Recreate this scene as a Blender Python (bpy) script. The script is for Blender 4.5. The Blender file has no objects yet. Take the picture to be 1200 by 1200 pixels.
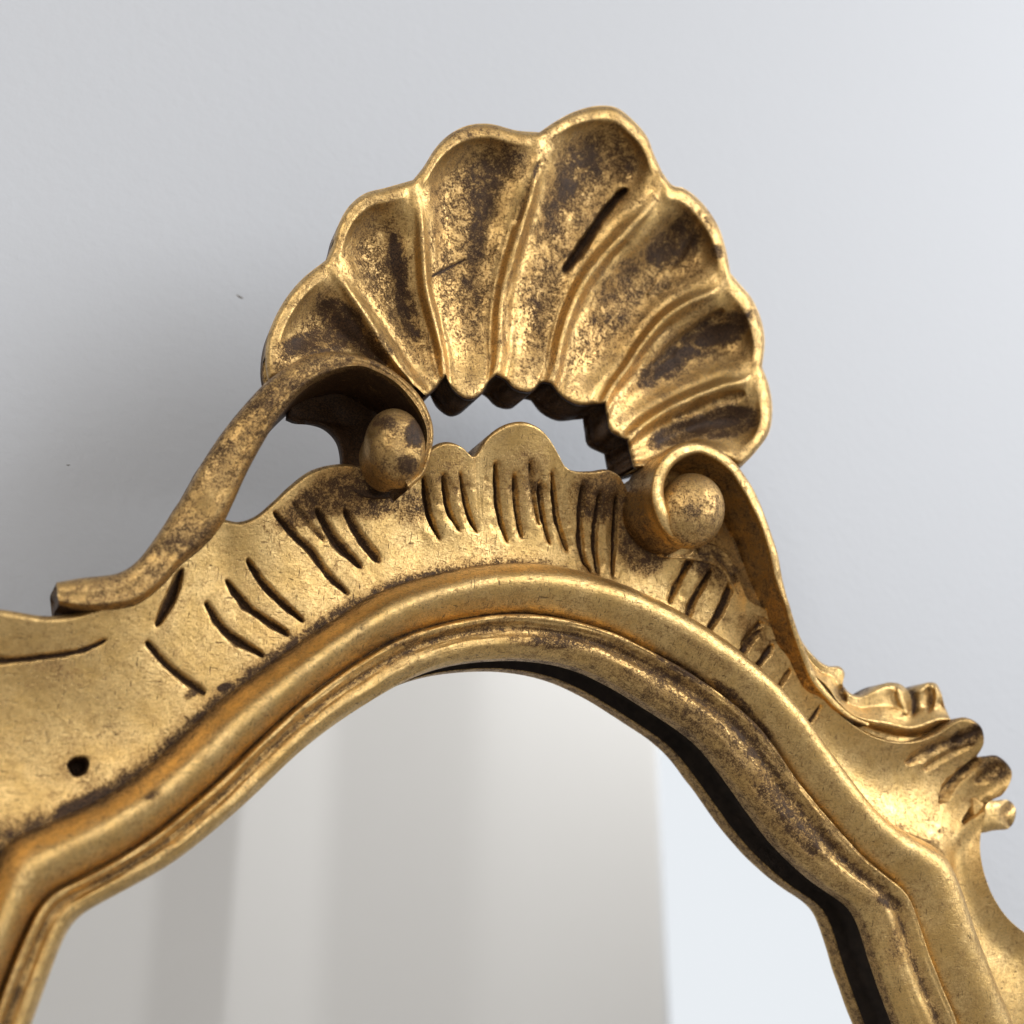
import bpy, math, random
import numpy as np
from mathutils import Matrix, Vector

random.seed(4); np.random.seed(4)
scene = bpy.context.scene
col = scene.collection
MM = 0.001

# ------------------------------------------------------------------ camera
# everything is worked out in millimetres: X right, Z up, the wall lies towards +Y,
# the silvered glass is the plane y = 0 and "w" is the height above the glass (y = -w)
F_PX, YAW, PITCH, ROLL = 1380.05, -0.443463851, 0.318899695, -0.0109041502
CAM = np.array([-114.989, -245.485, -86.0759])

def rot():
    c, s = math.cos(ROLL), math.sin(ROLL); r3 = np.array([[c, -s, 0], [s, c, 0], [0, 0, 1]])
    c, s = math.cos(PITCH), math.sin(PITCH); r1 = np.array([[1, 0, 0], [0, c, -s], [0, s, c]])
    b = np.array([[1, 0, 0], [0, 0, -1], [0, 1, 0]], float)
    c, s = math.cos(YAW), math.sin(YAW); r2 = np.array([[c, -s, 0], [s, c, 0], [0, 0, 1]])
    return r2 @ b @ r1 @ r3
ROT = rot()

cam_data = bpy.data.cameras.new('camera')
cam = bpy.data.objects.new('camera', cam_data); col.objects.link(cam)
m4 = Matrix([[*ROT[i], CAM[i] * MM] for i in range(3)] + [[0, 0, 0, 1]])
cam.matrix_world = m4
cam_data.sensor_width = 36; cam_data.lens = F_PX / 1200 * 36
cam_data.clip_start = 0.01; cam_data.clip_end = 50
cam_data.dof.use_dof = True
cam_data.dof.focus_distance = 0.266
cam_data.dof.aperture_fstop = 12.0
scene.camera = cam

# ------------------------------------------------------------------ light
world = bpy.data.worlds.new('World'); scene.world = world; world.use_nodes = True
wn = world.node_tree.nodes
wn['Background'].inputs[0].default_value = (0.89, 0.86, 0.83, 1)
wn['Background'].inputs[1].default_value = 0.43

def area(name, loc, target, sx, sy, power, colour):
    d = bpy.data.lights.new(name, 'AREA'); d.shape = 'RECTANGLE'; d.size = sx; d.size_y = sy
    d.energy = power; d.color = colour
    o = bpy.data.objects.new(name, d); col.objects.link(o)
    o.location = loc
    o.rotation_euler = (Vector(target) - Vector(loc)).to_track_quat('-Z', 'Y').to_euler()
    return o
area('window_daylight', (1.40, -1.15, 0.80), (0, 0, 0), 1.05, 1.05, 32, (0.94, 0.97, 1.0))
area('fill_lamp', (-1.1, -1.7, 1.1), (0, 0, 0.05), 0.9, 0.9, 21, (1.0, 0.96, 0.90))  # added fill lamp from the upper left, not an actual window

scene.view_settings.view_transform = 'Standard'
scene.view_settings.look = 'None'
scene.view_settings.exposure = 0.0
scene.view_settings.gamma = 1.0
scene.render.engine = 'CYCLES'
scene.cycles.use_denoising = True
scene.cycles.max_bounces = 8

# ------------------------------------------------------------------ helpers
def unproj(px, w):
    px = np.asarray(px, float); w = np.broadcast_to(np.asarray(w, float), px.shape[:-1])
    d = np.stack([px[..., 0] - 600, 600 - px[..., 1], np.full(px.shape[:-1], -F_PX)], -1)
    v = d @ ROT.T
    t = (-CAM[1] - w) / v[..., 1]
    return CAM + t[..., None] * v

def proj(p):
    q = (p - CAM) @ ROT
    return np.stack([600 + F_PX * q[..., 0] / -q[..., 2], 600 - F_PX * q[..., 1] / -q[..., 2]], -1)

def catmull(pts, n_per=12):
    p = np.asarray(pts, float)
    q = np.vstack([2 * p[0] - p[1], p, 2 * p[-1] - p[-2]])
    out = []
    for i in range(1, len(q) - 2):
        p0, p1, p2, p3 = q[i - 1], q[i], q[i + 1], q[i + 2]
        t0 = 0; t1 = t0 + max(np.linalg.norm(p1 - p0), 1e-6) ** .5
        t2 = t1 + max(np.linalg.norm(p2 - p1), 1e-6) ** .5; t3 = t2 + max(np.linalg.norm(p3 - p2), 1e-6) ** .5
        for t in np.linspace(t1, t2, n_per, endpoint=False):
            a1 = (t1 - t) / (t1 - t0) * p0 + (t - t0) / (t1 - t0) * p1
            a2 = (t2 - t) / (t2 - t1) * p1 + (t - t1) / (t2 - t1) * p2
            a3 = (t3 - t) / (t3 - t2) * p2 + (t - t2) / (t3 - t2) * p3
            b1 = (t2 - t) / (t2 - t0) * a1 + (t - t0) / (t2 - t0) * a2
            b2 = (t3 - t) / (t3 - t1) * a2 + (t - t1) / (t3 - t1) * a3
            out.append((t2 - t) / (t2 - t1) * b1 + (t - t1) / (t2 - t1) * b2)
    out.append(p[-1])
    return np.array(out)

def arclen(p):
    return np.concatenate([[0], np.cumsum(np.linalg.norm(np.diff(p, axis=0), axis=1))])

def resample(pts, n, smooth=True):
    c = catmull(pts) if smooth and len(pts) > 2 else np.asarray(pts, float)
    s = arclen(c); u = np.linspace(0, s[-1], n)
    return np.stack([np.interp(u, s, c[:, k]) for k in range(c.shape[1])], -1)

def by_index(pts, n):          # smooth curve through the points, n samples spread evenly over the *intervals*
    c = catmull(pts, 24); u = np.linspace(0, len(c) - 1, n)
    return np.stack([np.interp(u, np.arange(len(c)), c[:, k]) for k in range(c.shape[1])], -1)

def sm(a, b, x):
    t = np.clip((x - a) / (b - a), 0, 1); return t * t * (3 - 2 * t)

_tab = np.random.rand(4096)
def vnoise(p):                 # smooth value noise on an (..., 3) array, result -1..1
    i = np.floor(p).astype(np.int64); f = p - i; f = f * f * (3 - 2 * f)
    r = 0
    for dx in (0, 1):
        for dy in (0, 1):
            for dz in (0, 1):
                h = ((i[..., 0] + dx) * 73856093) ^ ((i[..., 1] + dy) * 19349663) ^ ((i[..., 2] + dz) * 83492791)
                v = _tab[(h & 4095)]
                r = r + v * (f[..., 0] if dx else 1 - f[..., 0]) * (f[..., 1] if dy else 1 - f[..., 1]) * (f[..., 2] if dz else 1 - f[..., 2])
    return r * 2 - 1

def link(name, verts, faces, mat, parent=None, wear_shade=None, smooth=True):
    me = bpy.data.meshes.new(name)
    v = np.asarray(verts, float) * MM
    me.from_pydata(v.tolist(), [], faces if isinstance(faces, list) else faces.tolist())
    me.materials.append(mat)
    if smooth: me.polygons.foreach_set('use_smooth', [True] * len(me.polygons))
    if wear_shade is not None:
        a = me.attributes.new('wear_shade', 'FLOAT', 'POINT'); a.data.foreach_set('value', np.asarray(wear_shade, np.float32).ravel())
    me.update()
    o = bpy.data.objects.new(name, me); col.objects.link(o)
    if parent: o.parent = parent
    return o

def grid_faces(n, m, closed=False, off=0, flip=False):
    idx = np.arange(n * m).reshape(n, m) + off
    if closed: idx = np.hstack([idx, idx[:, :1]])
    a, b, c, d = idx[:-1, :-1], idx[:-1, 1:], idx[1:, 1:], idx[1:, :-1]
    f = np.stack([a, b, c, d], -1).reshape(-1, 4)
    return f[:, ::-1] if flip else f

def grid_obj(name, g, mat, parent=None, wear_shade=None, closed=False, caps=False, flip=False):
    n, m = g.shape[:2]
    f = grid_faces(n, m, closed, flip=flip).tolist()
    if caps:
        f.append(list(range(m)) if not flip else list(range(m))[::-1])
        k = [(n - 1) * m + j for j in range(m)]
        f.append(k[::-1] if not flip else k)
    return link(name, g.reshape(-1, 3), f, mat, parent, None if wear_shade is None else np.asarray(wear_shade).reshape(-1))

def stroke_field(P, pts, width, taper=(.25, .35)):
    """0..1 cross profile of a cut along a polyline: P (...,2) pixels"""
    c = resample(pts, 24); best = np.full(P.shape[:-1], 1e9); tt = np.zeros(P.shape[:-1])
    lo, hi = c.min(0) - width * 3, c.max(0) + width * 3
    msk = (P[..., 0] > lo[0]) & (P[..., 0] < hi[0]) & (P[..., 1] > lo[1]) & (P[..., 1] < hi[1])
    Q = P[msk]
    b = np.full(len(Q), 1e9); tb = np.zeros(len(Q))
    for i in range(len(c) - 1):
        d = c[i + 1] - c[i]; L = (d @ d) + 1e-9
        t = np.clip(((Q - c[i]) @ d) / L, 0, 1)
        dd = np.linalg.norm(Q - (c[i] + t[:, None] * d), axis=1)
        k = dd < b; b[k] = dd[k]; tb[k] = (i + t[k]) / (len(c) - 1)
    w = width * (0.42 + 0.58 * np.sqrt(np.clip(tb / taper[0], 0, 1)) * np.sqrt(np.clip((1 - tb) / taper[1], 0, 1)))
    best[msk] = b / w
    return best                # distance in units of the local half width

def blotch(P, cx, cy, rx, ry, ang):
    a = math.radians(ang); x = P[..., 0] - cx; y = P[..., 1] - cy
    u = (x * math.cos(a) + y * math.sin(a)) / rx; v = (-x * math.sin(a) + y * math.cos(a)) / ry
    return np.clip(1 - (u * u + v * v), 0, 1) ** .7

# ------------------------------------------------------------------ materials
def nodes(name):
    m = bpy.data.materials.new(name); m.use_nodes = True
    nt = m.node_tree; return m, nt, nt.nodes['Principled BSDF']

def gilded():
    m, nt, bs = nodes('worn_gilding'); N = nt.nodes.new; L = nt.links.new
    tc = N('ShaderNodeTexCoord')
    def noise(scale, detail=4, rough=.6, vec=None, dist=0):
        n = N('ShaderNodeTexNoise'); n.inputs['Scale'].default_value = scale; n.inputs['Detail'].default_value = detail
        n.inputs['Roughness'].default_value = rough; n.inputs['Distortion'].default_value = dist
        L(vec or tc.outputs['Object'], n.inputs['Vector']); return n.outputs['Fac']
    def math_(op, a, b=None, c=None, clamp=False):
        n = N('ShaderNodeMath'); n.operation = op; n.use_clamp = clamp
        for i, x in enumerate((a, b, c)):
            if x is None: continue
            if isinstance(x, (int, float)): n.inputs[i].default_value = x
            else: L(x, n.inputs[i])
        return n.outputs[0]
    def step(x, lo, hi):
        n = N('ShaderNodeMapRange'); n.interpolation_type = 'SMOOTHSTEP'
        n.inputs['From Min'].default_value = lo; n.inputs['From Max'].default_value = hi
        L(x, n.inputs['Value']); return n.outputs[0]
    def mix(f, a, b):
        n = N('ShaderNodeMix'); n.data_type = 'RGBA'; L(f, n.inputs[0])
        for s, x in ((6, a), (7, b)):
            if isinstance(x, tuple): n.inputs[s].default_value = x
            else: L(x, n.inputs[s])
        return n.outputs[2]
    at = N('ShaderNodeAttribute'); at.attribute_name = 'wear_shade'; wear_shade = at.outputs['Fac']
    big = noise(130, 6, .65)                 # patches of 5-8 mm
    mid = noise(480, 8, .78, dist=.6)         # 2 mm flaking
    fine = noise(2400, 5, .8)               # sub-millimetre specks
    mp = N('ShaderNodeMapping'); mp.inputs['Scale'].default_value = (1, .3, 3.2); mp.inputs['Rotation'].default_value = (0, .6, 0)
    L(tc.outputs['Object'], mp.inputs['Vector'])
    scr = noise(900, 3, .6, mp.outputs[0])   # brushed streaks
    # dark patina where the gold has gone, plus shade painted in through the attribute
    s = math_('MULTIPLY_ADD', big, .17, math_('MULTIPLY_ADD', mid, .38, math_('MULTIPLY', fine, .45)))
    thr = math_('MULTIPLY_ADD', wear_shade, -.30, .655)
    dirt = step(math_('SUBTRACT', s, thr), -.025, .06)
    spk = noise(1500, 3, .7, dist=.3)
    speck = step(math_('MULTIPLY_ADD', spk, .75, math_('MULTIPLY', mid, .25)), .545, .60)
    speck = math_('MULTIPLY', speck, math_('MULTIPLY_ADD', wear_shade, 1.7, -.10, clamp=True), clamp=True)
    rare = step(math_('MULTIPLY_ADD', mid, .6, math_('MULTIPLY', big, .4)), .60, .635)
    dark = math_('MAXIMUM', math_('MAXIMUM', dirt, speck), math_('MULTIPLY', rare, .8))
    for rot_, sc_, th_ in (((.1, .45, 0), (3000, 900, 420), .655), ((0, -.5, .1), (380, 900, 2800), .665)):
        mq = N('ShaderNodeMapping'); mq.inputs['Rotation'].default_value = rot_; mq.inputs['Scale'].default_value = sc_
        L(tc.outputs['Object'], mq.inputs['Vector'])
        nq = N('ShaderNodeTexNoise'); nq.inputs['Scale'].default_value = 1.0; nq.inputs['Detail'].default_value = 2
        L(mq.outputs[0], nq.inputs['Vector'])
        dark = math_('MAXIMUM', dark, math_('MULTIPLY', step(nq.outputs['Fac'], th_, th_ + .05), .75))
    # reddish bole in a halo round the losses
    halo = step(math_('SUBTRACT', s, thr), -.15, .03)
    gold = mix(step(big, .35, .65), (.69, .45, .165, 1), (.84, .585, .25, 1))
    gold = mix(step(scr, .52, .72), gold, (.55, .36, .14, 1))
    halo_s = math_('MULTIPLY', halo, .85)
    c1 = mix(halo_s, gold, (.32, .18, .065, 1))
    c2 = mix(dark, c1, mix(step(fine, .4, .65), (.016, .008, .004, 1), (.095, .047, .019, 1)))
    L(c2, bs.inputs['Base Color'])
    met = math_('SUBTRACT', 1.0, math_('MULTIPLY_ADD', dark, .85, math_('MULTIPLY', halo_s, .15)), clamp=True)
    L(met, bs.inputs['Metallic'])
    ro = math_('MULTIPLY_ADD', mid, .18, math_('MULTIPLY_ADD', dark, .2, .255))
    L(ro, bs.inputs['Roughness']); bs.inputs['Specular IOR Level'].default_value = .22
    h = math_('MULTIPLY_ADD', big, .30, math_('MULTIPLY_ADD', mid, .30, math_('MULTIPLY_ADD', fine, .08, math_('MULTIPLY', scr, .06))))
    h = math_('SUBTRACT', h, math_('MULTIPLY', dark, .16))
    bp = N('ShaderNodeBump'); bp.inputs['Strength'].default_value = .5; bp.inputs['Distance'].default_value = .0011
    L(h, bp.inputs['Height']); L(bp.outputs[0], bs.inputs['Normal'])
    return m
GOLD = gilded()

def plain(name, colour, rough=.6, bump=0, scale=300, dist=.0005, vary=0):
    m, nt, bs = nodes(name); bs.inputs['Base Color'].default_value = (*colour, 1); bs.inputs['Roughness'].default_value = rough
    tc = nt.nodes.new('ShaderNodeTexCoord')
    n = nt.nodes.new('ShaderNodeTexNoise'); n.inputs['Scale'].default_value = scale; n.inputs['Detail'].default_value = 5
    nt.links.new(tc.outputs['Object'], n.inputs['Vector'])
    if bump:
        b = nt.nodes.new('ShaderNodeBump'); b.inputs['Strength'].default_value = bump; b.inputs['Distance'].default_value = dist
        nt.links.new(n.outputs['Fac'], b.inputs['Height']); nt.links.new(b.outputs[0], bs.inputs['Normal'])
    if vary:
        r = nt.nodes.new('ShaderNodeValToRGB'); e = r.color_ramp.elements
        e[0].position = .3; e[1].position = .7
        e[0].color = (*[c * (1 - vary) for c in colour], 1); e[1].color = (*colour, 1)
        nt.links.new(n.outputs['Fac'], r.inputs[0]); nt.links.new(r.outputs[0], bs.inputs['Base Color'])
    return m

WALL = plain('painted_plaster', (.515, .53, .562), .62, .30, 380, .0005)
ROOMWALL = plain('room_paint', (.70, .68, .65), .8, .2, 40, .002)
CURTAIN = plain('curtain_cloth', (.90, .86, .81), .9, .2, 900, .0004)
WOODWHITE = plain('white_gloss_paint', (.82, .82, .82), .35, .1, 60, .0008)
RAWWOOD = plain('dark_raw_wood', (.045, .028, .018), .8, .4, 500, .0006, .5)
FLECK = plain('dark_fleck', (.22, .20, .18), .8)
DARKVOID = plain('black_hole', (.004, .003, .003), .9)

def mirror_mat():
    m, nt, bs = nodes('silvered_glass')
    bs.inputs['Base Color'].default_value = (.90, .91, .91, 1); bs.inputs['Metallic'].default_value = 1
    tc = nt.nodes.new('ShaderNodeTexCoord'); n = nt.nodes.new('ShaderNodeTexNoise'); n.inputs['Scale'].default_value = 500; n.inputs['Detail'].default_value = 4
    r = nt.nodes.new('ShaderNodeMapRange'); r.inputs['From Min'].default_value = .68; r.inputs['From Max'].default_value = .8
    r.inputs['To Min'].default_value = .012; r.inputs['To Max'].default_value = .08
    nt.links.new(tc.outputs['Object'], n.inputs['Vector']); nt.links.new(n.outputs['Fac'], r.inputs['Value']); nt.links.new(r.outputs[0], bs.inputs['Roughness'])
    return m
MIRROR = mirror_mat()

def sky_pane():
    m = bpy.data.materials.new('daylit_pane'); m.use_nodes = True; nt = m.node_tree; nt.nodes.clear()
    e = nt.nodes.new('ShaderNodeEmission'); e.inputs[0].default_value = (.91, .94, .98, 1); e.inputs[1].default_value = 1.0
    o = nt.nodes.new('ShaderNodeOutputMaterial'); nt.links.new(e.outputs[0], o.inputs[0]); return m
PANE = sky_pane()

def tag(o, label, cat, kind=None, group=None):
    o['label'] = label
    if cat: o['category'] = cat
    if kind: o['kind'] = kind
    if group: o['group'] = group

def box(name, lo, hi, mat, parent=None, bev=0):
    import bmesh
    bm = bmesh.new(); bmesh.ops.create_cube(bm, size=1)
    for v in bm.verts:
        v.co = Vector([(lo[k] + hi[k]) / 2 + v.co[k] * (hi[k] - lo[k]) for k in range(3)]) * MM
    if bev: bmesh.ops.bevel(bm, geom=bm.edges[:], offset=bev * MM, segments=3, affect='EDGES')
    me = bpy.data.meshes.new(name); bm.to_mesh(me); bm.free(); me.materials.append(mat)
    o = bpy.data.objects.new(name, me); col.objects.link(o)
    if parent: o.parent = parent
    return o

# ------------------------------------------------------------------ the setting
WALL_Y = 46.0
w = box('wall', (-900, WALL_Y, -900), (900, WALL_Y + 60, 900), WALL)
tag(w, 'pale painted plaster wall behind the gilded mirror', None, 'structure')
for fx, fy, fl_, fa in ((281, 348, 1.0, -20), (80, 545, .45, 10)):
    c = unproj(np.array([[fx, fy]]), -WALL_Y)[0]; th = np.linspace(0, 2 * math.pi, 14, endpoint=False)
    a = math.radians(fa); ring_ = []
    for k, rr in enumerate((1.0, .55, .15)):
        x = rr * fl_ * np.cos(th) * (1 + .25 * np.sin(3 * th)); z = rr * fl_ * .3 * np.sin(th)
        ring_.append(np.stack([c[0] + x * math.cos(a) - z * math.sin(a), np.full(14, WALL_Y - .02 - .1 * k), c[2] + x * math.sin(a) + z * math.cos(a)], -1))
    fo = grid_obj('paint_fleck', np.stack(ring_), FLECK, w, closed=True)
# the part of the room the glass shows, behind the camera
rw = box('opposite_wall', (-700, -1720, -900), (1020, -1640, 1100), ROOMWALL)
tag(rw, 'pale wall of the room behind the camera, reflected in the mirror', None, 'structure')

def make_curtain():
    xs = np.linspace(-350, 1015, 500); zs = np.linspace(1050, -850, 40)
    sl = np.interp(xs, [-350, -120, -100, 20, 40, 165, 190, 275, 292, 400, 450, 560, 640, 700, 760, 900, 975], [.3, .3, -.3, -.3, -.12, -.12, .42, .42, -.42, -.42, .05, .12, .12, -.1, -.12, .02, .1])
    base = np.concatenate([[0], np.cumsum(.19 * (sl[1:] + sl[:-1]) * np.diff(xs))])
    g = np.zeros((len(zs), len(xs), 3))
    for i, z in enumerate(zs):
        g[i, :, 0] = xs + 6 * math.sin(z * .003); g[i, :, 1] = -1560 + base * (1 + .08 * math.sin(z * .004)); g[i, :, 2] = z
    return g
cu = grid_obj('curtain', make_curtain(), CURTAIN)
sol = cu.modifiers.new('thickness', 'SOLIDIFY'); sol.thickness = .002
tag(cu, 'pale grey hanging curtain with soft folds seen in the mirror glass', 'curtain')

win = bpy.data.objects.new('window', None); col.objects.link(win); win.location = (1.5, -1.62, -.85)
tag(win, 'bright white framed window seen at the right in the mirror glass', 'window')
def wpart(name, lo, hi, mat, bev=0):
    o = box(name, lo, hi, mat, win, bev); o.matrix_parent_inverse = Matrix.Translation(-win.location); return o
wpart('jamb', (1020, -1640, -850), (1034, -1575, 1050), WOODWHITE, 4)
wpart('jamb', (2080, -1640, -850), (2160, -1500, 1050), WOODWHITE, 4)
wpart('head', (1034, -1636, 970), (2080, -1505, 1050), WOODWHITE, 4)
wpart('sill', (1034, -1640, -850), (2080, -1480, -790), WOODWHITE, 4)
wpart('pane', (1030, -1632, -795), (2086, -1626, 975), PANE)

# ------------------------------------------------------------------ the mirror
mir = bpy.data.objects.new('wall_mirror', None); col.objects.link(mir); mir.location = (0, 0, -.19)
tag(mir, 'ornate gilded carved wood wall mirror with shell crest and scrolls', 'mirror')
def part(o, parent=None):
    o.parent = parent or mir
    if parent is None: o.matrix_parent_inverse = Matrix.Translation(-mir.location)
    return o

# ---- moulding: rails traced from outside (foot of the roll) to the sight edge
FOOT = ([(-350, 2000), (-150, 1420), (-85, 1230), (-35, 1090), (5, 985)],
        [(5, 985), (67, 960), (133, 927), (187, 887), (250, 827), (300, 790), (350, 753), (400, 720), (442, 694), (504, 674), (567, 662), (633, 660), (692, 673), (754, 698), (800, 723), (842, 750), (892, 794), (942, 854), (975, 900), (1008, 942), (1050, 971), (1095, 989)],
        [(1095, 989), (1110, 1025), (1133, 1100), (1167, 1179), (1210, 1290), (1260, 1420), (1480, 2000)])
GROOVE = ([(-297, 2000), (-95, 1420), (-35, 1270), (0, 1163), (45, 1053)],
          [(45, 1053), (120, 1015), (170, 985), (220, 945), (257, 913), (295, 875), (350, 825), (400, 787), (442, 760), (483, 740), (537, 725), (600, 717), (650, 721), (712, 737), (754, 756), (817, 792), (858, 821), (900, 862), (937, 917), (967, 954), (1000, 992), (1033, 1021), (1069, 1048)],
          [(1069, 1048), (1076, 1080), (1087, 1117), (1121, 1196), (1165, 1310), (1210, 1420), (1430, 2000)])
LIP = ([(-208, 2000), (-30, 1420), (5, 1300), (37, 1200), (60, 1140), (72, 1100), (79, 1085)],
       [(79, 1085), (98, 1070), (147, 1043), (200, 1013), (247, 977), (290, 940), (353, 880), (400, 844), (442, 817), (483, 794), (525, 779), (567, 773), (617, 773), (667, 783), (708, 802), (754, 831), (812, 871), (842, 908), (875, 954), (900, 987), (925, 1012), (954, 1037), (987, 1058), (1003, 1071)],
       [(1003, 1071), (1012, 1112), (1027, 1158), (1042, 1196), (1080, 1300), (1125, 1420), (1345, 2000)])
NSEG = (260, 760, 300)

def rail(tr):
    return np.vstack([resample(t, n)[(1 if i else 0):] for i, (t, n) in enumerate(zip(tr, NSEG))])
def soften(r, sg):
    k = np.arange(-4 * sg, 4 * sg + 1); k = np.exp(-(k / sg) ** 2 / 2.0); k /= k.sum(); h = len(k) // 2
    e = np.vstack([2 * r[0] - r[1:h + 1][::-1], r, 2 * r[-1] - r[-h - 1:-1][::-1]])
    return np.stack([np.convolve(e[:, c], k, mode='valid') for c in range(2)], -1)
RF, RG, RL = soften(rail(FOOT), 7), soften(rail(GROOVE), 9), soften(rail(LIP), 9)
NS = len(RF)
side = sm(480, 760, RL[:, 0])                 # how much of the inner wall the view sees (the sight edge is the front arris on the left, the back arris on the right)
side[:NSEG[0]] = 0
wfoot = 6.0
f3 = unproj(RF, wfoot); g3 = unproj(RG, 12.2)
l3 = unproj(RL, 9.6 * (1 - side) + 5.0 * side)
# inner wall: same x,z, from the back arris (w=5) to the front arris (w=9.6)
def along(a, b, t, w_):
    p = a + (b - a) * t; p = p.copy(); p[:, 1] = -w_; return p
rows = []
rows.append(along(f3, g3, -.02, 5.0))
for t, ww in ((.0, 6.0), (.06, 8.4), (.14, 11.6), (.24, 14.3), (.36, 16.2), (.48, 17.0), (.60, 16.8), (.72, 15.8), (.82, 14.4), (.90, 13.2), (.955, 12.2), (.985, 11.3), (1.0, 10.9)):
    rows.append(along(f3, g3, t, ww))
for t, ww in ((.025, 11.5), (.06, 12.9), (.11, 13.5), (.17, 13.4), (.24, 12.8), (.31, 12.0), (.38, 11.6), (.46, 11.8), (.56, 12.5), (.68, 12.7), (.80, 12.1), (.90, 11.0), (.965, 9.9)):
    rows.append(along(g3, l3, t, ww))
rows.append(along(g3, l3, 1.0, 8.8)); rows.append(along(g3, l3, 1.004, 7.0)); rows.append(along(g3, l3, 1.0, 5.4)); rows.append(along(g3, l3, .98, 5.0))
ctrl = np.stack(rows, 1)                       # (NS, R, 3)
def densify(c, k):
    n, r = c.shape[:2]; out = []
    for j in range(r - 1):
        p0 = c[:, max(j - 1, 0)]; p1 = c[:, j]; p2 = c[:, j + 1]; p3 = c[:, min(j + 2, r - 1)]
        for q in range(k):
            t = q / k
            out.append(.5 * ((2 * p1) + (-p0 + p2) * t + (2 * p0 - 5 * p1 + 4 * p2 - p3) * t * t + (-p0 + 3 * p1 - 3 * p2 + p3) * t ** 3))
    out.append(c[:, -1]); return np.stack(out, 1)
G = densify(ctrl, 3)
rowid = np.linspace(0, ctrl.shape[1] - 1, G.shape[1])
# hand-cut unevenness
amp = np.interp(rowid, [0, 1, 8, 13, 16, 26, 27, 31], [0, .2, .35, .25, .3, .35, .2, .1])
G[..., 1] += amp * (vnoise(G / 14.0) * .9 + vnoise(G / 4.5 + 7) * .45)
sl_ = np.broadcast_to(np.arange(NS)[:, None] / 34.0, G.shape[:2]); rr_ = np.broadcast_to(rowid[None, :] * 1.7, G.shape[:2])
G[..., 1] += (.26 * vnoise(np.stack([sl_, rr_, rr_ * 0 + 3.3], -1)) + .12 * vnoise(np.stack([sl_ * 3, rr_ * 1.6, rr_ * 0 + 8.1], -1))) * ((rowid > 13.5) & (rowid < 27))
P = proj(G)
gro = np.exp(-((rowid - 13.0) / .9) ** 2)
wear_shade = np.full(G.shape[:2], .23) + .85 * gro * (0.55 + .45 * sm(420, 700, P[..., 0])) + .35 * np.exp(-((rowid - 20) / 1.2) ** 2) + .42 * np.exp(-((rowid - 1.5) / 1.3) ** 2) * sm(760, 480, P[..., 0])  # last term paints shade along the left foot, on top of corner dirt
wear_shade += .25 * ((rowid > 14) & (rowid < 28)) * sm(560, 800, P[..., 0]) * sm(1100, 950, P[..., 1])
wear_shade += .8 * (rowid > 29)
for b in ((905, 930, 30, 15, 48, .62), (938, 975, 36, 13, 52, .66), (860, 818, 36, 8, 42, .8), (890, 850, 30, 7, 45, .5), (800, 785, 40, 7, 30, .5), (640, 752, 60, 9, 5, .35), (180, 930, 14, 6, -30, .45), (520, 742, 120, 8, -12, .3), (1040, 1056, 20, 9, 20, .4), (1050, 1110, 10, 30, -10, .3), (830, 765, 60, 6, 34, .2)):
    wear_shade += b[5] * blotch(P, *b[:5])
wear_shade = np.where(np.arange(wear_shade.shape[1])[None, :] * (ctrl.shape[1] - 1) / (G.shape[1] - 1) > 27.2, .5, np.minimum(wear_shade, .66))
wear_shade = np.maximum(wear_shade, 1.0 * gro * (.72 + .28 * sm(420, 650, P[..., 0])))
G[..., 1] += 0.5 * blotch(P, 905, 930, 30, 15, 48) + .5 * blotch(P, 938, 975, 36, 13, 52)
moulding = part(grid_obj('moulding', G, GOLD, None, wear_shade, flip=True))

# back of the rebate, dark unpainted wood
b0 = along(g3, l3, .98, 5.0); b1 = along(g3, l3, .70, 5.05); b2 = along(g3, l3, .55, 4.4); b3 = along(g3, l3, .55, -7.0); b4 = along(f3, g3, .0, -7.0); b5 = along(f3, g3, -.02, 4.9)
part(grid_obj('rebate', np.stack([b0, b1, b2, b3, b4, b5], 1), RAWWOOD, None, None, flip=True))

# glass and backing board
def fan_poly(name, ring, y, mat):
    v = [(p[0], y, p[2]) for p in ring]
    return link(name, v, [list(range(len(v)))[::-1]], mat, smooth=False)
ring = along(g3, l3, .58, 0)[::8]
part(fan_poly('mirror_glass', ring, 0.0, MIRROR))
bb = along(g3, l3, .50, 0)[::8]
xs, zs = bb[:, 0], bb[:, 2]
part(box('backing_board', (-70, 7.2, -150), (70, WALL_Y - .2, -20), RAWWOOD))

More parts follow.
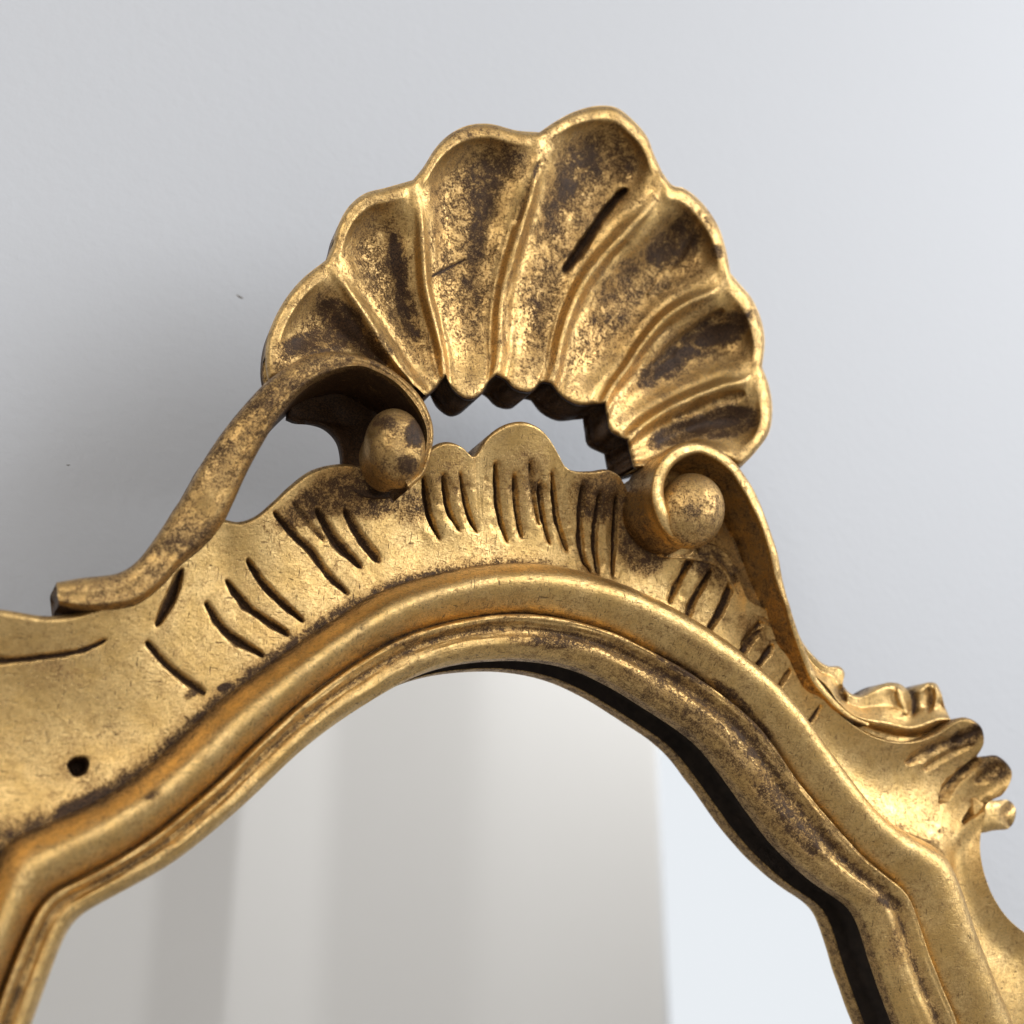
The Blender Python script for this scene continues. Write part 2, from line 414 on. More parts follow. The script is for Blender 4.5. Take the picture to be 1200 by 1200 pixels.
# ---- crest panel: spokes from the carved outer edge to the foot of the roll
SP = [((-640, 2000), (-350, 2000)), ((-380, 1150), (-85, 1230)), ((-330, 900), (-35, 1090)), ((-230, 750), (2, 990)), ((-100, 705), (15, 981)), ((0, 712), (45, 969)), ((60, 720), (90, 950)), ((105, 712), (133, 927)), ((145, 694), (165, 903)), ((188, 662), (205, 870)), ((220, 628), (250, 827)), ((256, 606), (290, 797)), ((281, 609), (312, 780)), ((300, 603), (330, 767)), ((322, 585), (348, 754)), ((340, 568), (365, 742)), ((366, 549), (390, 726)), ((400, 541), (420, 707)), ((440, 545), (455, 690)), ((480, 542), (490, 678)), ((500, 528), (510, 673)), ((512, 520), (525, 669)), ((526, 518), (537, 667)), ((541, 523), (550, 664)), ((554, 532), (565, 662)), ((561, 528), (572, 661)), ((567, 517), (579, 660)), ((577, 506), (588, 660)), ((592, 498), (602, 660)), ((610, 496), (617, 659)), ((628, 502), (632, 660)), ((641, 513), (645, 662)), ((652, 528), (655, 664)), ((662, 542), (664, 666)), ((674, 550), (676, 669)), ((692, 552), (694, 674)), ((710, 550), (712, 681)), ((723, 555), (726, 686)), ((733, 568), (740, 692)), ((745, 590), (755, 699)), ((762, 612), (772, 708)), ((790, 632), (795, 720)), ((815, 637), (812, 731)), ((834, 634), (828, 741)), ((850, 643), (842, 750)), ((862, 660), (856, 761)), ((870, 685), (870, 773)), ((877, 700), (880, 782)), ((890, 707), (891, 793)), ((903, 715), (902, 805)), ((920, 740), (920, 826)), ((938, 772), (938, 849)), ((956, 805), (955, 873)), ((983, 833), (972, 896)), ((1016, 857), (990, 921)), ((1048, 867), (1010, 944)), ((1079, 866), (1030, 959)), ((1105, 856), (1048, 970)), ((1130, 840), (1062, 977)), ((1147, 849), (1070, 980)), ((1154, 866), (1077, 983)), ((1157, 884), (1083, 985)), ((1172, 885), (1089, 987)), ((1185, 903), (1094, 990)), ((1181, 925), (1099, 998)), ((1168, 942), (1103, 1008)), ((1155, 965), (1108, 1022)), ((1151, 988), (1113, 1038)), ((1154, 1015), (1118, 1055)), ((1164, 1045), (1124, 1075)), ((1181, 1072), (1131, 1095)), ((1204, 1092), (1139, 1115)), ((1250, 1118), (1152, 1147)), ((1310, 1180), (1170, 1190)), ((1340, 1290), (1210, 1290)), ((1600, 2000), (1480, 2000))]
NU, NV = 1900, 130
O2 = by_index([a for a, b in SP], NU); F2 = by_index([b for a, b in SP], NU)
v = np.linspace(0, 1, NV) ** 1.15
# height of the rim: higher at the humps and at the far right leaf
rx = O2[:, 0]
wrim = np.interp(rx, [-420, -100, 60, 150, 260, 340, 420, 480, 526, 556, 610, 664, 710, 745, 800, 860, 905, 960, 1050, 1130, 1185, 1250], [12, 12, 12, 11.5, 11, 12.5, 11.5, 10.5, 13, 12.5, 15, 13, 13, 11, 10.5, 11, 10.5, 10.0, 10.5, 14, 13, 11])
wrim = np.where((np.arange(NU) / (NU - 1) * (len(SP) - 1) > 65.5), 9.0, wrim)
ker = np.exp(-(np.arange(-40, 41) / 16.0) ** 2); ker /= ker.sum()
wrim = np.convolve(np.pad(wrim, 40, mode='edge'), ker, mode='valid')
o3 = unproj(O2, wrim); ff = unproj(F2, wfoot)
gp = o3[:, None, :] + (ff - o3)[:, None, :] * v[None, :, None]
# cove: quickly down from the rim, flat towards the roll
hh = (1 - v) ** 1.9
wv = wfoot + (wrim - wfoot)[:, None] * hh[None, :]
gp[..., 1] = -wv
P = proj(gp)
wear_shade_p = np.full(P.shape[:2], .18)
dep = np.zeros(P.shape[:2])
# three lobes in the middle, raised towards the rim
for cx, hw, h in ((524, 34, 1.6), (612, 50, 2.6), (702, 34, 1.7)):
    dep -= h * np.clip(1 - ((rx - cx) / hw) ** 2, 0, 1)[:, None] * sm(1, .15, v)[None, :]
# flutes of the right-hand leaf
uidx = np.arange(NU) / (NU - 1) * (len(SP) - 1)
def at_spoke(p): return [i for i, q in enumerate(SP) if q[0] == p][0]
for p_, h_, wd_, reach in (((1147, 849), -1.7, 1.3, .45), ((1157, 884), 2.4, .55, .75), ((1185, 903), -1.5, 1.0, .45), ((1168, 942), 1.6, .6, .5), ((1105, 856), 1.0, 1.0, .5)):
    dep += h_ * (np.exp(-((uidx - at_spoke(p_)) / wd_) ** 2))[:, None] * sm(reach, 0, v)[None, :]
CUTS = [([(-120, 745), (-40, 768), (0, 772), (60, 767), (100, 760), (124, 749)], 4.5, 1.5, 1.1),
        ([(173, 752), (200, 782), (240, 812)], 5.5, 1.9, 1.1), ([(242, 707), (263, 738), (308, 768)], 6, 2.0, 1.1),
        ([(266, 680), (290, 710), (338, 743)], 6, 2.0, 1.1), ([(291, 656), (312, 688), (355, 727)], 6.5, 2.2, 1.1),
        ([(213, 668), (202, 697), (185, 731)], 8, 2.0, .95),
        ([(322, 600), (345, 627), (365, 645), (382, 670), (408, 695)], 5.5, 1.9, .9), ([(372, 597), (394, 633), (423, 664)], 8, 2.4, 1.0),
        ([(405, 598), (427, 636), (444, 657)], 7, 2.2, .95), ([(345, 590), (362, 612), (380, 632)], 5, 1.0, .5),
        ([(496, 560), (503, 603), (515, 630)], 5.5, 2.0, .9), ([(517, 560), (525, 598), (538, 620)], 5.5, 1.9, .85), ([(538, 558), (547, 595), (559, 621)], 5, 1.9, .85),
        ([(579, 545), (584, 598), (595, 633)], 5.5, 2.2, .95), ([(600, 560), (605, 600), (612, 628)], 5, 1.9, .75), ([(618, 545), (624, 580), (632, 612)], 5, 1.5, .55),
        ([(630, 570), (638, 612), (645, 635)], 5, 1.9, .85), ([(645, 556), (654, 609), (666, 643)], 6, 2.1, .9),
        ([(681, 570), (680, 620), (685, 653), (694, 669)], 6, 2.2, .95), ([(700, 580), (697, 634), (702, 671)], 6, 2.2, .95), ([(721, 583), (720, 634), (719, 673)], 6.5, 2.4, 1.05),
        ([(819, 642), (801, 672), (786, 704)], 6, 1.9, .8), ([(834, 668), (815, 702), (807, 727)], 6.5, 1.9, .85), ([(861, 675), (848, 708), (830, 740)], 6.5, 2.0, .75),
        ([(895, 725), (884, 740), (870, 755)], 6, 1.5, .6), ([(892, 738), (878, 754), (865, 769)], 5, 1.4, .75), ([(905, 757), (896, 770), (884, 785)], 5.5, 1.5, .8), ([(926, 785), (918, 798), (908, 812)], 4, 1.3, .7), ([(962, 827), (954, 840), (945, 851)], 3.5, 1.0, .7),
        ([(1070, 893), (1100, 876), (1128, 862)], 6, 1.3, .5), ([(1108, 938), (1130, 910), (1154, 888)], 7, 2.2, .6), ([(1136, 962), (1155, 946), (1174, 936)], 6, 1.8, .55), ([(1092, 900), (1115, 884), (1138, 873)], 5, .9, .35), ([(1122, 868), (1133, 862), (1142, 856)], 8, 1.6, .75), ([(1150, 915), (1162, 905), (1172, 898)], 7, 1.2, .6)]
cutwear = np.zeros(P.shape[:2])
for pts, wd, de, we in CUTS:
    fine_cut = 480 < pts[0][0] < 860                       # the flutes of the middle lobes are broad and shallow
    r = stroke_field(P, pts, wd * (1.3 if pts[0][0] > 1060 else .74 if fine_cut else .95)) * (1 + .16 * vnoise(gp / 1.2 + 2) + .34 * vnoise(gp / 3.2))
    dep += de * .95 * np.clip(1 - r, 0, 1.0) ** .9 * (.9 if fine_cut else 1.0) + (.75 * np.exp(-(r / 2.2) ** 2) if fine_cut else .08 * np.exp(-(r / 2.5) ** 2))
    cutwear = np.maximum(cutwear, 1.1 * we * sm(1.05 if not fine_cut else .8, .25, r) * (1 + .35 * vnoise(gp / 3.0 + 11)))
    wear_shade_p += .10 * np.exp(-(r / 2.6) ** 2)
for b in ((225, 812, 12, 6, -30, .6), (262, 805, 10, 5, -20, .6), (95, 940, 40, 8, -25, .3), (60, 790, 60, 20, 0, .12), (400, 575, 60, 28, -20, .55), (435, 590, 34, 22, 0, .55), (350, 600, 40, 20, -30, .35), (612, 560, 34, 40, 0, .2), (524, 560, 34, 34, 0, .25), (702, 580, 40, 38, 0, .45), (760, 640, 34, 36, 0, .5), (840, 660, 40, 30, 40, .45), (745, 620, 26, 46, 0, .6), (750, 655, 30, 22, 30, .4), (1135, 862, 26, 14, -30, .45), (1168, 900, 18, 20, 0, .45), (480, 590, 30, 26, 0, .35), (880, 740, 30, 20, 50, .2)):
    wear_shade_p += b[5] * blotch(P, *b[:5])
wear_shade_p = np.maximum(np.minimum(wear_shade_p, .62), cutwear)
# dirt and painted-in shade at the foot of the roll, stronger on the left, and the old nail hole
wear_shade_p += (.22 + .30 * sm(700, 450, F2[:, 0]))[:, None] * np.exp(-((1 - v) / .07) ** 2)[None, :] + .25 * np.exp(-(v / .03) ** 2)[None, :]
hole = np.clip(1.25 - np.hypot((P[..., 0] - 91) / 11.5, (P[..., 1] - 896) / 9.5) * (1 + .35 * vnoise(gp / 1.6 + 5)), 0, 1)
wear_shade_p += .28 * np.exp(-(np.hypot(P[..., 0] - 92, P[..., 1] - 898) / 20) ** 2)
dep += 4.5 * sm(.1, .6, hole); wear_shade_p = np.maximum(wear_shade_p, 1.4 * sm(.05, .3, hole))
edge = np.clip(1 - v / .045, 0, 1)
dep += (1.6 * edge ** 2)[None, :]
lm = sm(11, 6, np.arange(NU) / (NU - 1) * (len(SP) - 1))[:, None]
dep += lm * (1.9 * np.sin(v * math.pi))[None, :]
rm = sm(52, 56, np.arange(NU) / (NU - 1) * (len(SP) - 1))[:, None]
dep += rm * (2.2 * np.sin(v * math.pi) - 1.2 * v)[None, :]
q = gp / 11.0
dep += (.26 * vnoise(q) + .06 * vnoise(gp / 3.6 + 3)) * sm(0, .05, v)[None, :]
gp[..., 1] += dep
# outer side running back towards the wall
back = [gp[:, 0].copy() for _ in range(4)]
for b, yy in zip(back, (7.0, 4.5, -1.0, -6.5)): b[:, 1] = np.maximum(yy, gp[:, 0, 1] + .5)
under = gp[:, -1] + (ff - o3) * .10; under[:, 1] = gp[:, -1, 1] + 1.5
gb = np.concatenate([np.stack(back, 1), gp, under[:, None]], 1)
wb = np.concatenate([np.full((NU, 4), .62), wear_shade_p, np.full((NU, 1), .6)], 1)
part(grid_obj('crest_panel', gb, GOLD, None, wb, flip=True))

# ---- the shell
RIM = [(314, 447), (311, 425), (315, 391), (331, 356), (353, 328), (383, 304), (390, 287), (396, 265), (408, 243), (427, 227), (452, 220), (484, 211), (496, 196), (510, 174), (526, 158), (548, 147), (573, 145), (606, 153), (632, 155), (653, 141), (675, 130), (700, 124), (722, 126), (741, 140), (758, 160), (766, 180), (776, 202), (788, 217), (802, 221), (821, 236), (840, 262), (850, 290), (856, 320), (866, 332), (881, 350), (892, 375), (896, 400), (893, 430), (901, 452), (905, 480), (901, 507), (886, 529), (868, 548)]
CUT = [0, 5, 11, 18, 26, 32, 37, 42]          # indices of the valleys where the ribs meet the rim
RIBS = [[(490, 453), (440, 432), (390, 425), (345, 437), (314, 447)],
        [(500, 465), (482, 446), (460, 415), (436, 380), (414, 348), (400, 328), (383, 304)],
        [(522, 442), (517, 405), (510, 375), (500, 338), (496, 292), (493, 254), (484, 211)],
        [(581, 441), (586, 415), (587, 385), (591, 345), (600, 305), (612, 265), (621, 230), (630, 185), (632, 155)],
        [(645, 451), (653, 428), (657, 405), (667, 369), (683, 334), (705, 303), (738, 268), (765, 235), (776, 202)],
        [(708, 474), (718, 454), (738, 427), (752, 405), (777, 375), (804, 356), (835, 342), (856, 320)],
        [(734, 517), (757, 496), (784, 479), (812, 466), (845, 453), (872, 446), (893, 430)],
        [(742, 550), (765, 546), (790, 532), (815, 525), (845, 533), (868, 548)]]
BASE = [[(490, 453), (495, 459), (500, 465)], [(500, 465), (512, 455), (522, 442)], [(522, 442), (531, 459), (548, 470), (563, 464), (574, 447), (581, 441)],
        [(581, 441), (590, 446), (603, 458), (621, 461), (635, 450), (645, 451)], [(645, 451), (657, 466), (677, 476), (698, 475), (708, 474)],
        [(708, 474), (710, 490), (714, 506), (734, 517)], [(734, 517), (737, 533), (742, 550)]]
def coons(k, nu, nt):
    A = resample(RIBS[k], nt); B = resample(RIBS[k + 1], nt); c0 = resample(BASE[k], nu); c1 = resample(RIM[CUT[k]:CUT[k + 1] + 1], nu)
    u = np.linspace(0, 1, nu)[:, None, None]; t = np.linspace(0, 1, nt)[None, :, None]
    S = (1 - u) * A[None] + u * B[None] + (1 - t) * c0[:, None] + t * c1[:, None]
    return S - ((1 - u) * (1 - t) * A[0] + u * (1 - t) * B[0] + (1 - u) * t * A[-1] + u * t * B[-1])
NT = 190; NUL = [54, 54, 60, 64, 60, 56, 50]
pats = [coons(k, NUL[k], NT) for k in range(7)]
S2 = np.vstack([p if k == 6 else p[:-1] for k, p in enumerate(pats)])
sidx = np.concatenate([k + np.linspace(0, 1, NUL[k])[:(None if k == 6 else -1)] for k in range(7)])
t = np.linspace(0, 1, NT)
wr = np.interp(sidx, [0, 1, 2, 3, 3.5, 4, 5, 6, 7], [16, 19, 23, 27, 28, 27, 24, 20, 17])
W = 11.5 + (wr - 11.5)[:, None] * (t ** 1.5)[None, :]
kf = np.clip(np.floor(sidx), 0, 6); uu = sidx - kf
wid = np.array([np.linalg.norm(p[0] - p[-1], axis=1) for p in pats])       # lobe width in px along t
wloc = wid[kf.astype(int)]
dl = uu[:, None] * wloc; dr = (1 - uu)[:, None] * wloc
lenpx = np.array([arclen(resample(RIM[CUT[k]:CUT[k + 1] + 1], 30))[-1] for k in range(7)])
clen = np.linalg.norm(np.diff(S2, axis=1), axis=2).sum(1)
drim = (1 - t)[None, :] * clen[:, None]
hw = np.minimum(wloc * .5, 40)
rib_w = 6.5
fl = sm(rib_w * .6, 1.0, 1) if False else None
rib_t = np.interp(t, [0, .5, .8, 1], [2.0, 5.0, 9.0, 13.0])[None, :]
xl = np.clip((dl - rib_t) / (hw * .98), 0, 1); xr = np.clip((dr - rib_t) / (hw * .98), 0, 1); xt = np.clip((drim - 16) / 36, 0, 1)
flute = sm(0, 1, xl) ** .75 * sm(0, 1, xr) ** .75 * np.sin(xt * math.pi / 2)
tb = sm(.02, .38, t)[None, :]
fdep = np.interp(sidx, [0, 1, 2, 3, 4, 5, 6, 7], [2.8, 3.6, 3.6, 3.4, 3.7, 4.3, 4.3, 3.4])[:, None]
W = W - fdep * flute * (.18 + .82 * tb)
# the bulbs at the lower ends of the flutes
W += 1.5 * np.sin(np.clip(uu, 0, 1) * math.pi)[:, None] * sm(.16, .03, t)[None, :]
# crisp crest of each rib and the bead inside the rim
dmin = np.minimum(dl, dr)
W += 1.3 * np.exp(-(dmin / 6.2) ** 2.0) * sm(1.0, .75, t)[None, :] - .55 * np.exp(-((dmin - 12) / 5.0) ** 2) * sm(.85, .6, t)[None, :]
W += .45 * np.exp(-(dmin / 6.0) ** 2) * sm(.96, .80, t)[None, :] + .35 * np.exp(-((drim - 15) / 6) ** 2) * sm(6, 14, dmin)
# rounded rim and side edges
re = np.clip(1 - drim / 9.0, 0, 1); W -= 2.6 * (1 - np.sqrt(np.clip(1 - re ** 2, 0, 1)))
for dd_, kk in ((dl, 0), (dr, 6)):
    ee = np.clip(1 - dd_ / 8.0, 0, 1) * (kf == kk)[:, None]; W -= 2.2 * (1 - np.sqrt(np.clip(1 - ee ** 2, 0, 1)))
be = np.clip(1 - (t[None, :] * clen[:, None]) / 7.0, 0, 1); W -= 2.4 * (1 - np.sqrt(np.clip(1 - be ** 2, 0, 1)))
S3 = unproj(S2, W)
W = W + .30 * vnoise(S3 / 8.0) + .12 * vnoise(S3 / 2.8 + 5)
ws = .32 + .20 * flute * tb
for pts, wd, de, we in (([(733, 223), (714, 242), (695, 268), (677, 296), (662, 316)], 7.5, 2.4, 1.15), ([(506, 324), (522, 316), (546, 304)], 2.2, .5, 1.0),
                        ([(845, 365), (815, 385), (790, 405), (765, 428)], 7, 1.0, .6), ([(632, 190), (618, 225), (606, 262)], 5, .8, .6), ([(822, 250), (795, 300), (760, 345)], 6, -.6, .0),
                        ([(480, 440), (455, 405), (435, 370)], 5, .45, .42), ([(735, 285), (712, 310), (694, 340)], 5, .45, .42), ([(870, 462), (835, 470), (790, 490)], 8, .9, .5),
                        ([(519, 405), (512, 370), (503, 330)], 5, .45, .42), ([(600, 318), (592, 350), (591, 400)], 5, .45, .42), ([(742, 428), (762, 404), (785, 380)], 5, .45, .42)):
    r = stroke_field(S2, pts, wd) * (1 + .3 * vnoise(S3 / 2.2) + .3 * vnoise(S3 / 6.0 + 4)); W -= de * np.clip(1 - r * r, 0, 1); ws = np.maximum(ws, we * np.clip(1.3 - r, 0, 1))
for b in ((400, 375, 34, 22, 40, .62), (430, 400, 40, 16, 40, .5), (370, 405, 40, 18, 0, .45), (465, 300, 12, 48, -8, .72), (478, 365, 12, 40, -15, .55), (565, 215, 26, 46, 5, .42), (560, 280, 12, 50, 5, .40), (600, 190, 20, 26, 0, .5), (690, 190, 46, 34, -40, .38), (650, 245, 20, 50, 20, .34), (735, 180, 20, 40, 0, .25), (785, 290, 40, 22, -45, .40), (815, 265, 26, 26, 0, .25), (840, 295, 8, 10, 0, .6), (840, 390, 52, 20, -28, .62), (780, 430, 40, 16, -35, .55), (850, 495, 48, 20, -10, .58), (790, 510, 40, 14, -20, .5), (720, 330, 20, 40, 35, .25), (560, 380, 16, 50, 5, .22), (625, 400, 14, 50, 10, .22), (690, 400, 18, 46, 25, .2), (330, 420, 16, 26, 20, .3), (550, 155, 40, 8, -8, .25), (765, 190, 8, 22, 20, .0)):
    ws += b[5] * (.45 if 540 < b[0] < 740 else .8) * blotch(S2, *b[:5])
ws = np.where(ws < .9, np.minimum(ws, .66), ws) * (1 + .2 * vnoise(S3 / 5.0 + 3))
S3 = unproj(S2, W)
n, m = S3.shape[:2]
# back sheet 9 mm behind, closed all round
Bk = S3.copy(); cen = np.array([8, 0, 62.0])
Bk[..., 1] = np.minimum(S3[..., 1] + 7.0 + 4.0 * (1 - t)[None, :], 2.0)
Bk[..., 0] = cen[0] + (Bk[..., 0] - cen[0]) * .992; Bk[..., 2] = cen[2] + (Bk[..., 2] - cen[2]) * .992
step_b = 3
vs = np.vstack([S3.reshape(-1, 3), Bk.reshape(-1, 3)])
fs = grid_faces(n, m, flip=False).tolist() + grid_faces(n, m, off=n * m, flip=True).tolist()
idx = np.arange(n * m).reshape(n, m)
loop = np.concatenate([idx[:, 0], idx[-1, 1:], idx[::-1, -1][1:], idx[0, ::-1][1:-1]])
for a, b in zip(loop, np.roll(loop, -1)):
    fs.append([int(b), int(a), int(a) + n * m, int(b) + n * m])
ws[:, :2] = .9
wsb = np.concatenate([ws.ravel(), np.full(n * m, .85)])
# shade of the underside is painted into the cut lower edge of the shell
part(link('shell', vs, fs, GOLD, None, wsb))

# ---- scrolls: a ribbon lofted between an outer and an inner edge
def ribbon(name, outer, inner, wf, depth, n=260, crown=1.2, wear0=.3, parent=None, ridge=.0, side_wear=(.7, .85)):
    o = by_index(outer, n); i = by_index(inner, n)
    wv = np.interp(np.linspace(0, 1, n), np.linspace(0, 1, len(wf)), wf)
    dv = np.interp(np.linspace(0, 1, n), np.linspace(0, 1, len(depth)), depth)
    K = 22; uu = np.linspace(0, 1, K)
    px = o[:, None] + (i - o)[:, None] * uu[None, :, None]
    wid = np.linalg.norm(i - o, axis=1) / 4.6
    rr = np.minimum(wid * .30, 1.8)[:, None]
    x = uu[None, :] * wid[:, None]; e = np.minimum(x, wid[:, None] - x)
    q = np.clip(1 - e / rr, 0, 1)
    ww = wv[:, None] - rr * (1 - np.sqrt(np.clip(1 - q * q, 0, 1))) + np.minimum(crown, wid * .12)[:, None] * np.sin(uu * math.pi)[None, :]
    ww = ww + ridge * np.exp(-((uu - .80) / .09) ** 2)[None, :] - ridge * .7 * np.exp(-((uu - .55) / .16) ** 2)[None, :]
    p = unproj(px, ww)
    p[..., 1] += .25 * vnoise(p / 6.0) + .14 * vnoise(p / 2.5 + 9)
    def backrow(a, f):
        b = a.copy(); b[:, 1] = a[:, 1] + dv * f; return b
    rows = [backrow(p[:, 0], f) for f in (1, .66, .33, .1)] + [p[:, j] for j in range(K)] + [backrow(p[:, -1], f) for f in (.1, .33, .66, 1)]
    g = np.stack(rows, 1)
    g[:, 1:3] += (.5 * vnoise(g[:, 1:3] / 4.0))[..., None] * np.array([1, 0, 1]); g[:, -3:-1] += (.5 * vnoise(g[:, -3:-1] / 4.0))[..., None] * np.array([1, 0, 1])
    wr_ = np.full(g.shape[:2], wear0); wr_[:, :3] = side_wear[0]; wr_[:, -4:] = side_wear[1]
    wr_[:, 4:-4] += .12 * vnoise(p / 9.0)
    ob = grid_obj(name, g, GOLD, None, wr_, closed=True, caps=True, flip=True)
    return ob

def blob(name, cx, cy, rx, ry, ang, w0, rw, wear0, stem_to, blots=(), parent=None):
    nu, nv = 72, 60
    # a knob: rounded front on a short stem that runs back into the carving
    th = np.linspace(0, 2 * math.pi, nu, endpoint=False)
    prof = [(math.sin(a), math.cos(a)) for a in np.linspace(0.02, math.pi * .60, nv)]
    prof += [(.80, -.9), (.78, -1.6)]
    a = math.radians(ang)
    c = unproj(np.array([[cx, cy]]), np.array([w0]))[0]
    sx = rx / 4.75; sz = ry / 4.75
    g = np.zeros((len(prof), nu, 3))
    for k, (r, h) in enumerate(prof):
        x = r * sx * np.cos(th); z = r * sz * np.sin(th)
        g[k, :, 0] = c[0] + x * math.cos(a) - z * math.sin(a); g[k, :, 2] = c[2] + x * math.sin(a) + z * math.cos(a)
        g[k, :, 1] = c[1] - h * rw if h > -1 else c[1] + (stem_to if h < -1.5 else stem_to * .5)
    g += (.42 * vnoise(g / 5.0) + .14 * vnoise(g / 1.7))[..., None] * np.array([.7, 1, .7])
    P = proj(g); wr_ = np.full(g.shape[:2], wear0)
    for b in blots: wr_ += b[5] * blotch(P, *b[:5])
    ob = grid_obj(name, g, GOLD, None, wr_, closed=True, flip=True)
    return ob

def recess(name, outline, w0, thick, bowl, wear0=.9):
    import bmesh
    ring = resample(outline + [outline[0]], 120)[:-1]; cen = ring.mean(0)
    K = 22; s = np.linspace(0, 1, K)
    px = cen + (ring - cen)[None] * s[:, None, None]
    ww = np.broadcast_to((w0 - bowl * (1 - s ** 2))[:, None], px.shape[:2]).copy()
    p = unproj(px, ww); p[..., 1] += .5 * vnoise(p / 4.0)
    edge = [p[-1].copy() for _ in range(2)]; edge[0][:, 1] += thick * .5; edge[1][:, 1] += thick
    bk = p[0].copy(); bk[:, 1] = edge[1][:, 1]
    g = np.concatenate([p, np.stack(edge), bk[None]], 0)
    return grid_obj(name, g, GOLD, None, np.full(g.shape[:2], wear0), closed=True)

# left scroll, foot on the panel, rising, rolling over to the knob
LO = [(66, 683), (92, 678), (140, 671), (160, 658), (180, 633), (200, 603), (217, 577), (240, 537), (267, 498), (295, 465), (314, 446), (334, 431), (358, 418), (388, 412), (419, 416), (452, 429), (479, 449), (498, 473), (507, 499), (506, 528), (497, 556), (480, 572)]
LI = [(69, 709), (98, 715), (158, 708), (187, 689), (214, 660), (240, 638), (261, 614), (273, 590), (288, 557), (306, 523), (323, 495), (342, 471), (364, 451), (391, 438), (419, 431), (446, 439), (468, 454), (487, 478), (498, 503), (498, 526), (490, 548), (474, 562)]
sl = part(ribbon('scroll', LO, LI, [13.5, 13.5, 14, 15.5, 18.5, 21, 23, 24.5, 25.5, 25.5, 25, 24], [14, 14, 13, 12, 13, 15, 17, 17, 16, 14, 12, 10], ridge=.5, wear0=.50))
sl['label'] = 'long left scroll rolled over a loose hanging knob'
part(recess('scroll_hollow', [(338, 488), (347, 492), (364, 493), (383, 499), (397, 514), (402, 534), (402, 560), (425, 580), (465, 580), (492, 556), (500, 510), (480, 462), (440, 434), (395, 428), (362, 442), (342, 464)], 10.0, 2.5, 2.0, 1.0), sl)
part(blob('scroll_knob', 463, 526, 31.5, 42, 8, 21.5, 7.0, .44, 9, ((487, 508, 14, 20, 20, .55), (478, 545, 14, 14, 0, .4), (450, 495, 18, 10, 0, .3))), sl)
for o in sl.children: o.matrix_parent_inverse = Matrix.Identity(4)

RO = [(1020, 848), (994, 835), (971, 813), (955, 790), (945, 766), (936, 742), (927, 716), (917, 678), (908, 638), (895, 600), (879, 567), (862, 543), (842, 526), (818, 518), (792, 522), (773, 539), (764, 562), (763, 587), (770, 611), (785, 630), (805, 640)]
RI = [(1016, 851), (989, 839), (965, 817), (948, 792), (938, 768), (929, 742), (919, 712), (907, 675), (898, 640), (886, 606), (870, 576), (858, 556), (840, 541), (820, 532), (803, 536), (787, 548), (779, 565), (779, 583), (787, 601), (797, 614), (809, 622)]
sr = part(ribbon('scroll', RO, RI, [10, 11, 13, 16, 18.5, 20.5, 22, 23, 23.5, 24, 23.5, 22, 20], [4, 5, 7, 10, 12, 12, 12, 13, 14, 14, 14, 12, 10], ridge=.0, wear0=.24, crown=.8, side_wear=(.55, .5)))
sr['label'] = 'short right scroll curled tight round a round knob'
part(recess('scroll_hollow', [(742, 560), (770, 545), (800, 540), (840, 540), (862, 560), (880, 600), (892, 640), (903, 680), (918, 720), (925, 745), (905, 735), (880, 715), (862, 690), (845, 665), (815, 655), (775, 650), (750, 610)], 9.6, 5, .8, .46), sr)
part(blob('scroll_knob', 809, 599, 40, 47, -30, 20, 7.0, .42, 9, ((812, 600, 14, 12, 0, .25),)), sr)
for o in sr.children: o.matrix_parent_inverse = Matrix.Identity(4)

# ---- leaf tips on the far right edge, behind the panel rim
def leaf(name, outline, w0, thick, dome, cuts=(), rim=(), wear0=.25):
    ring = resample(outline + [outline[0]], 260)[:-1]; cen = ring.mean(0)
    K = 40; s = np.linspace(0, 1, K)
    px = cen + (ring - cen)[None] * s[:, None, None]
    ww = np.broadcast_to((w0 + dome * (1 - s ** 3))[:, None], px.shape[:2]).copy()
    wr_ = np.full(px.shape[:2], wear0)
    for pts, wd, de, we in cuts:
        r = stroke_field(px, pts, wd); ww -= de * np.exp(-(r ** 2)); wr_ = np.maximum(wr_, we * np.clip(1.3 - r, 0, 1))
    p = unproj(px, ww); p[..., 1] += .3 * vnoise(p / 4.0)
    e1 = p[-1].copy(); e1[:, 1] += thick * .5; e2 = p[-1].copy(); e2[:, 1] += thick; bk = p[0].copy(); bk[:, 1] = e2[:, 1]
    g = np.concatenate([p, e1[None], e2[None], bk[None]], 0)
    wr_ = np.concatenate([wr_, np.full((3, g.shape[1]), .6)], 0)
    return grid_obj(name, g, GOLD, None, wr_, closed=True)
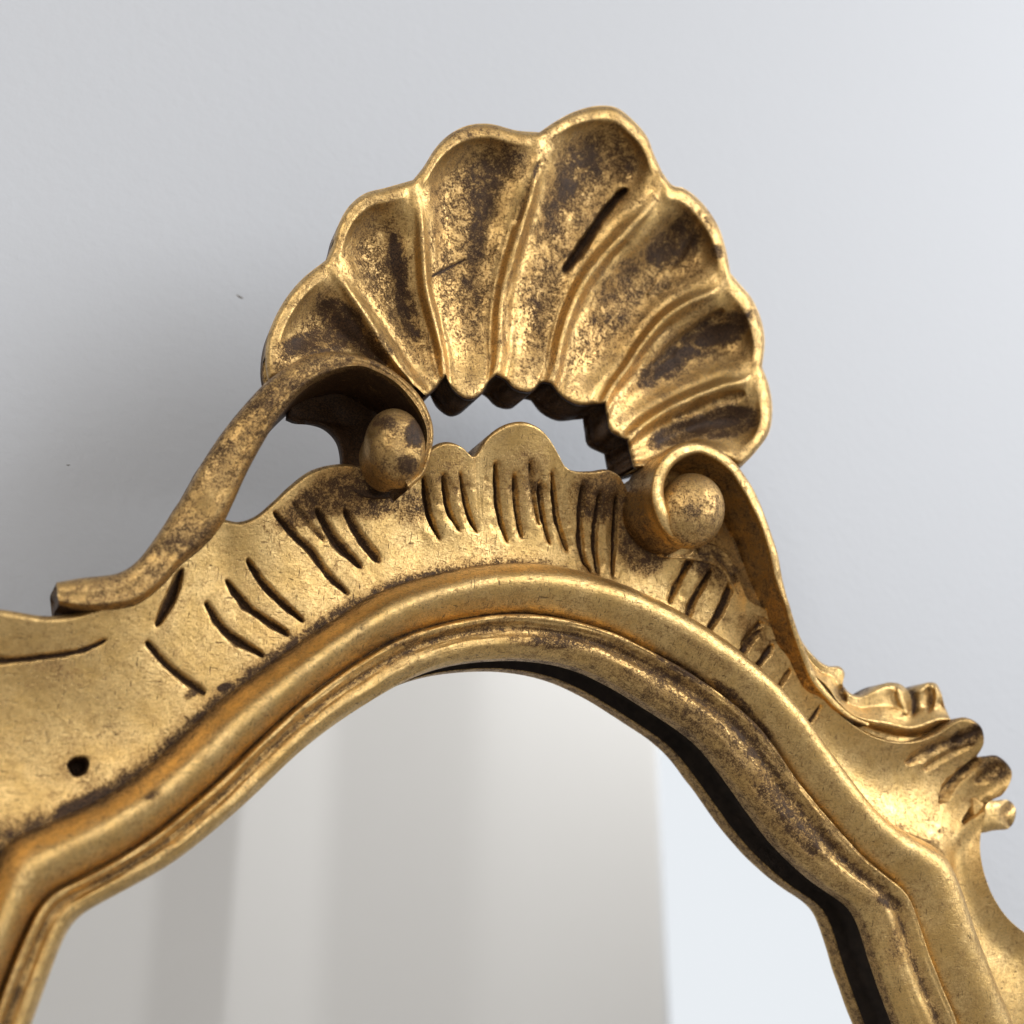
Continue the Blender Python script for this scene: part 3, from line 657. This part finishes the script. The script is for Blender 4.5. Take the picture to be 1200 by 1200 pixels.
def leaf_strip(name, top, bot, wt, wm, wb_, thick, cuts=(), wear0=.25, n=420, K=36):
    o = by_index(top, n); i = by_index(bot, n); uu = np.linspace(0, 1, K)
    px = o[:, None] + (i - o)[:, None] * uu[None, :, None]
    ww = np.interp(uu, [0, .08, .40, .62, .72, .80, .88, 1], [wt - 1.5, wt, wm, wb_ - 1.2, wb_, wb_ - 1.4, wb_ - 4, wb_ - 4])
    ww = np.broadcast_to(ww, px.shape[:2]).copy(); wr_ = np.full(px.shape[:2], wear0)
    for pts, wd, de, we in cuts:
        r = stroke_field(px, pts, wd); ww -= de * np.exp(-(r ** 2)); wr_ = np.maximum(wr_, we * np.clip(1.3 - r, 0, 1))
    p = unproj(px, ww); p[..., 1] += .3 * vnoise(p / 4.0)
    def bk(a): q = a.copy(); q[:, 1] = np.maximum(a[:, 1] + 1, -wm + thick); return q
    g = np.concatenate([bk(p[:, 0])[:, None], p, bk(p[:, -1])[:, None]], 1)
    wr_ = np.concatenate([np.full((n, 1), .7), wr_, np.full((n, 1), .8)], 1)
    return grid_obj(name, g, GOLD, None, wr_, closed=True, caps=True, flip=True)
part(leaf_strip('leaf', [(925, 725), (950, 765), (970, 780), (984, 781), (990, 789), (988, 802), (998, 813), (1012, 814), (1025, 806), (1040, 800), (1055, 802), (1067, 810), (1074, 806), (1086, 800), (1097, 801), (1103, 812), (1104, 824)],
     [(932, 742), (942, 780), (952, 798), (960, 809), (968, 819), (978, 829), (989, 839), (1002, 851), (1018, 860), (1034, 866), (1050, 870), (1064, 870), (1078, 869), (1090, 865), (1100, 860), (1110, 855), (1118, 850)], 7.5, 7.0, 10.5, 8,
     [([(1066, 806), (1072, 820), (1070, 836)], 6, 1.8, .7), ([(990, 806), (985, 812), (990, 820)], 5, 1.2, .6), ([(1052, 808), (1056, 822), (1062, 836)], 5, -1.4, .1), ([(1088, 806), (1090, 818), (1088, 832)], 6, 1.0, .55), ([(1097, 806), (1098, 816), (1096, 828)], 4, -.8, .1)]))
part(leaf('leaf', [(1140, 935), (1165, 938), (1182, 938), (1190, 948), (1189, 962), (1181, 971), (1165, 973), (1150, 975), (1142, 955)], 7.5, 8, 1.2, [([(1186, 940), (1178, 955), (1184, 968)], 6, 1.0, .5)]))
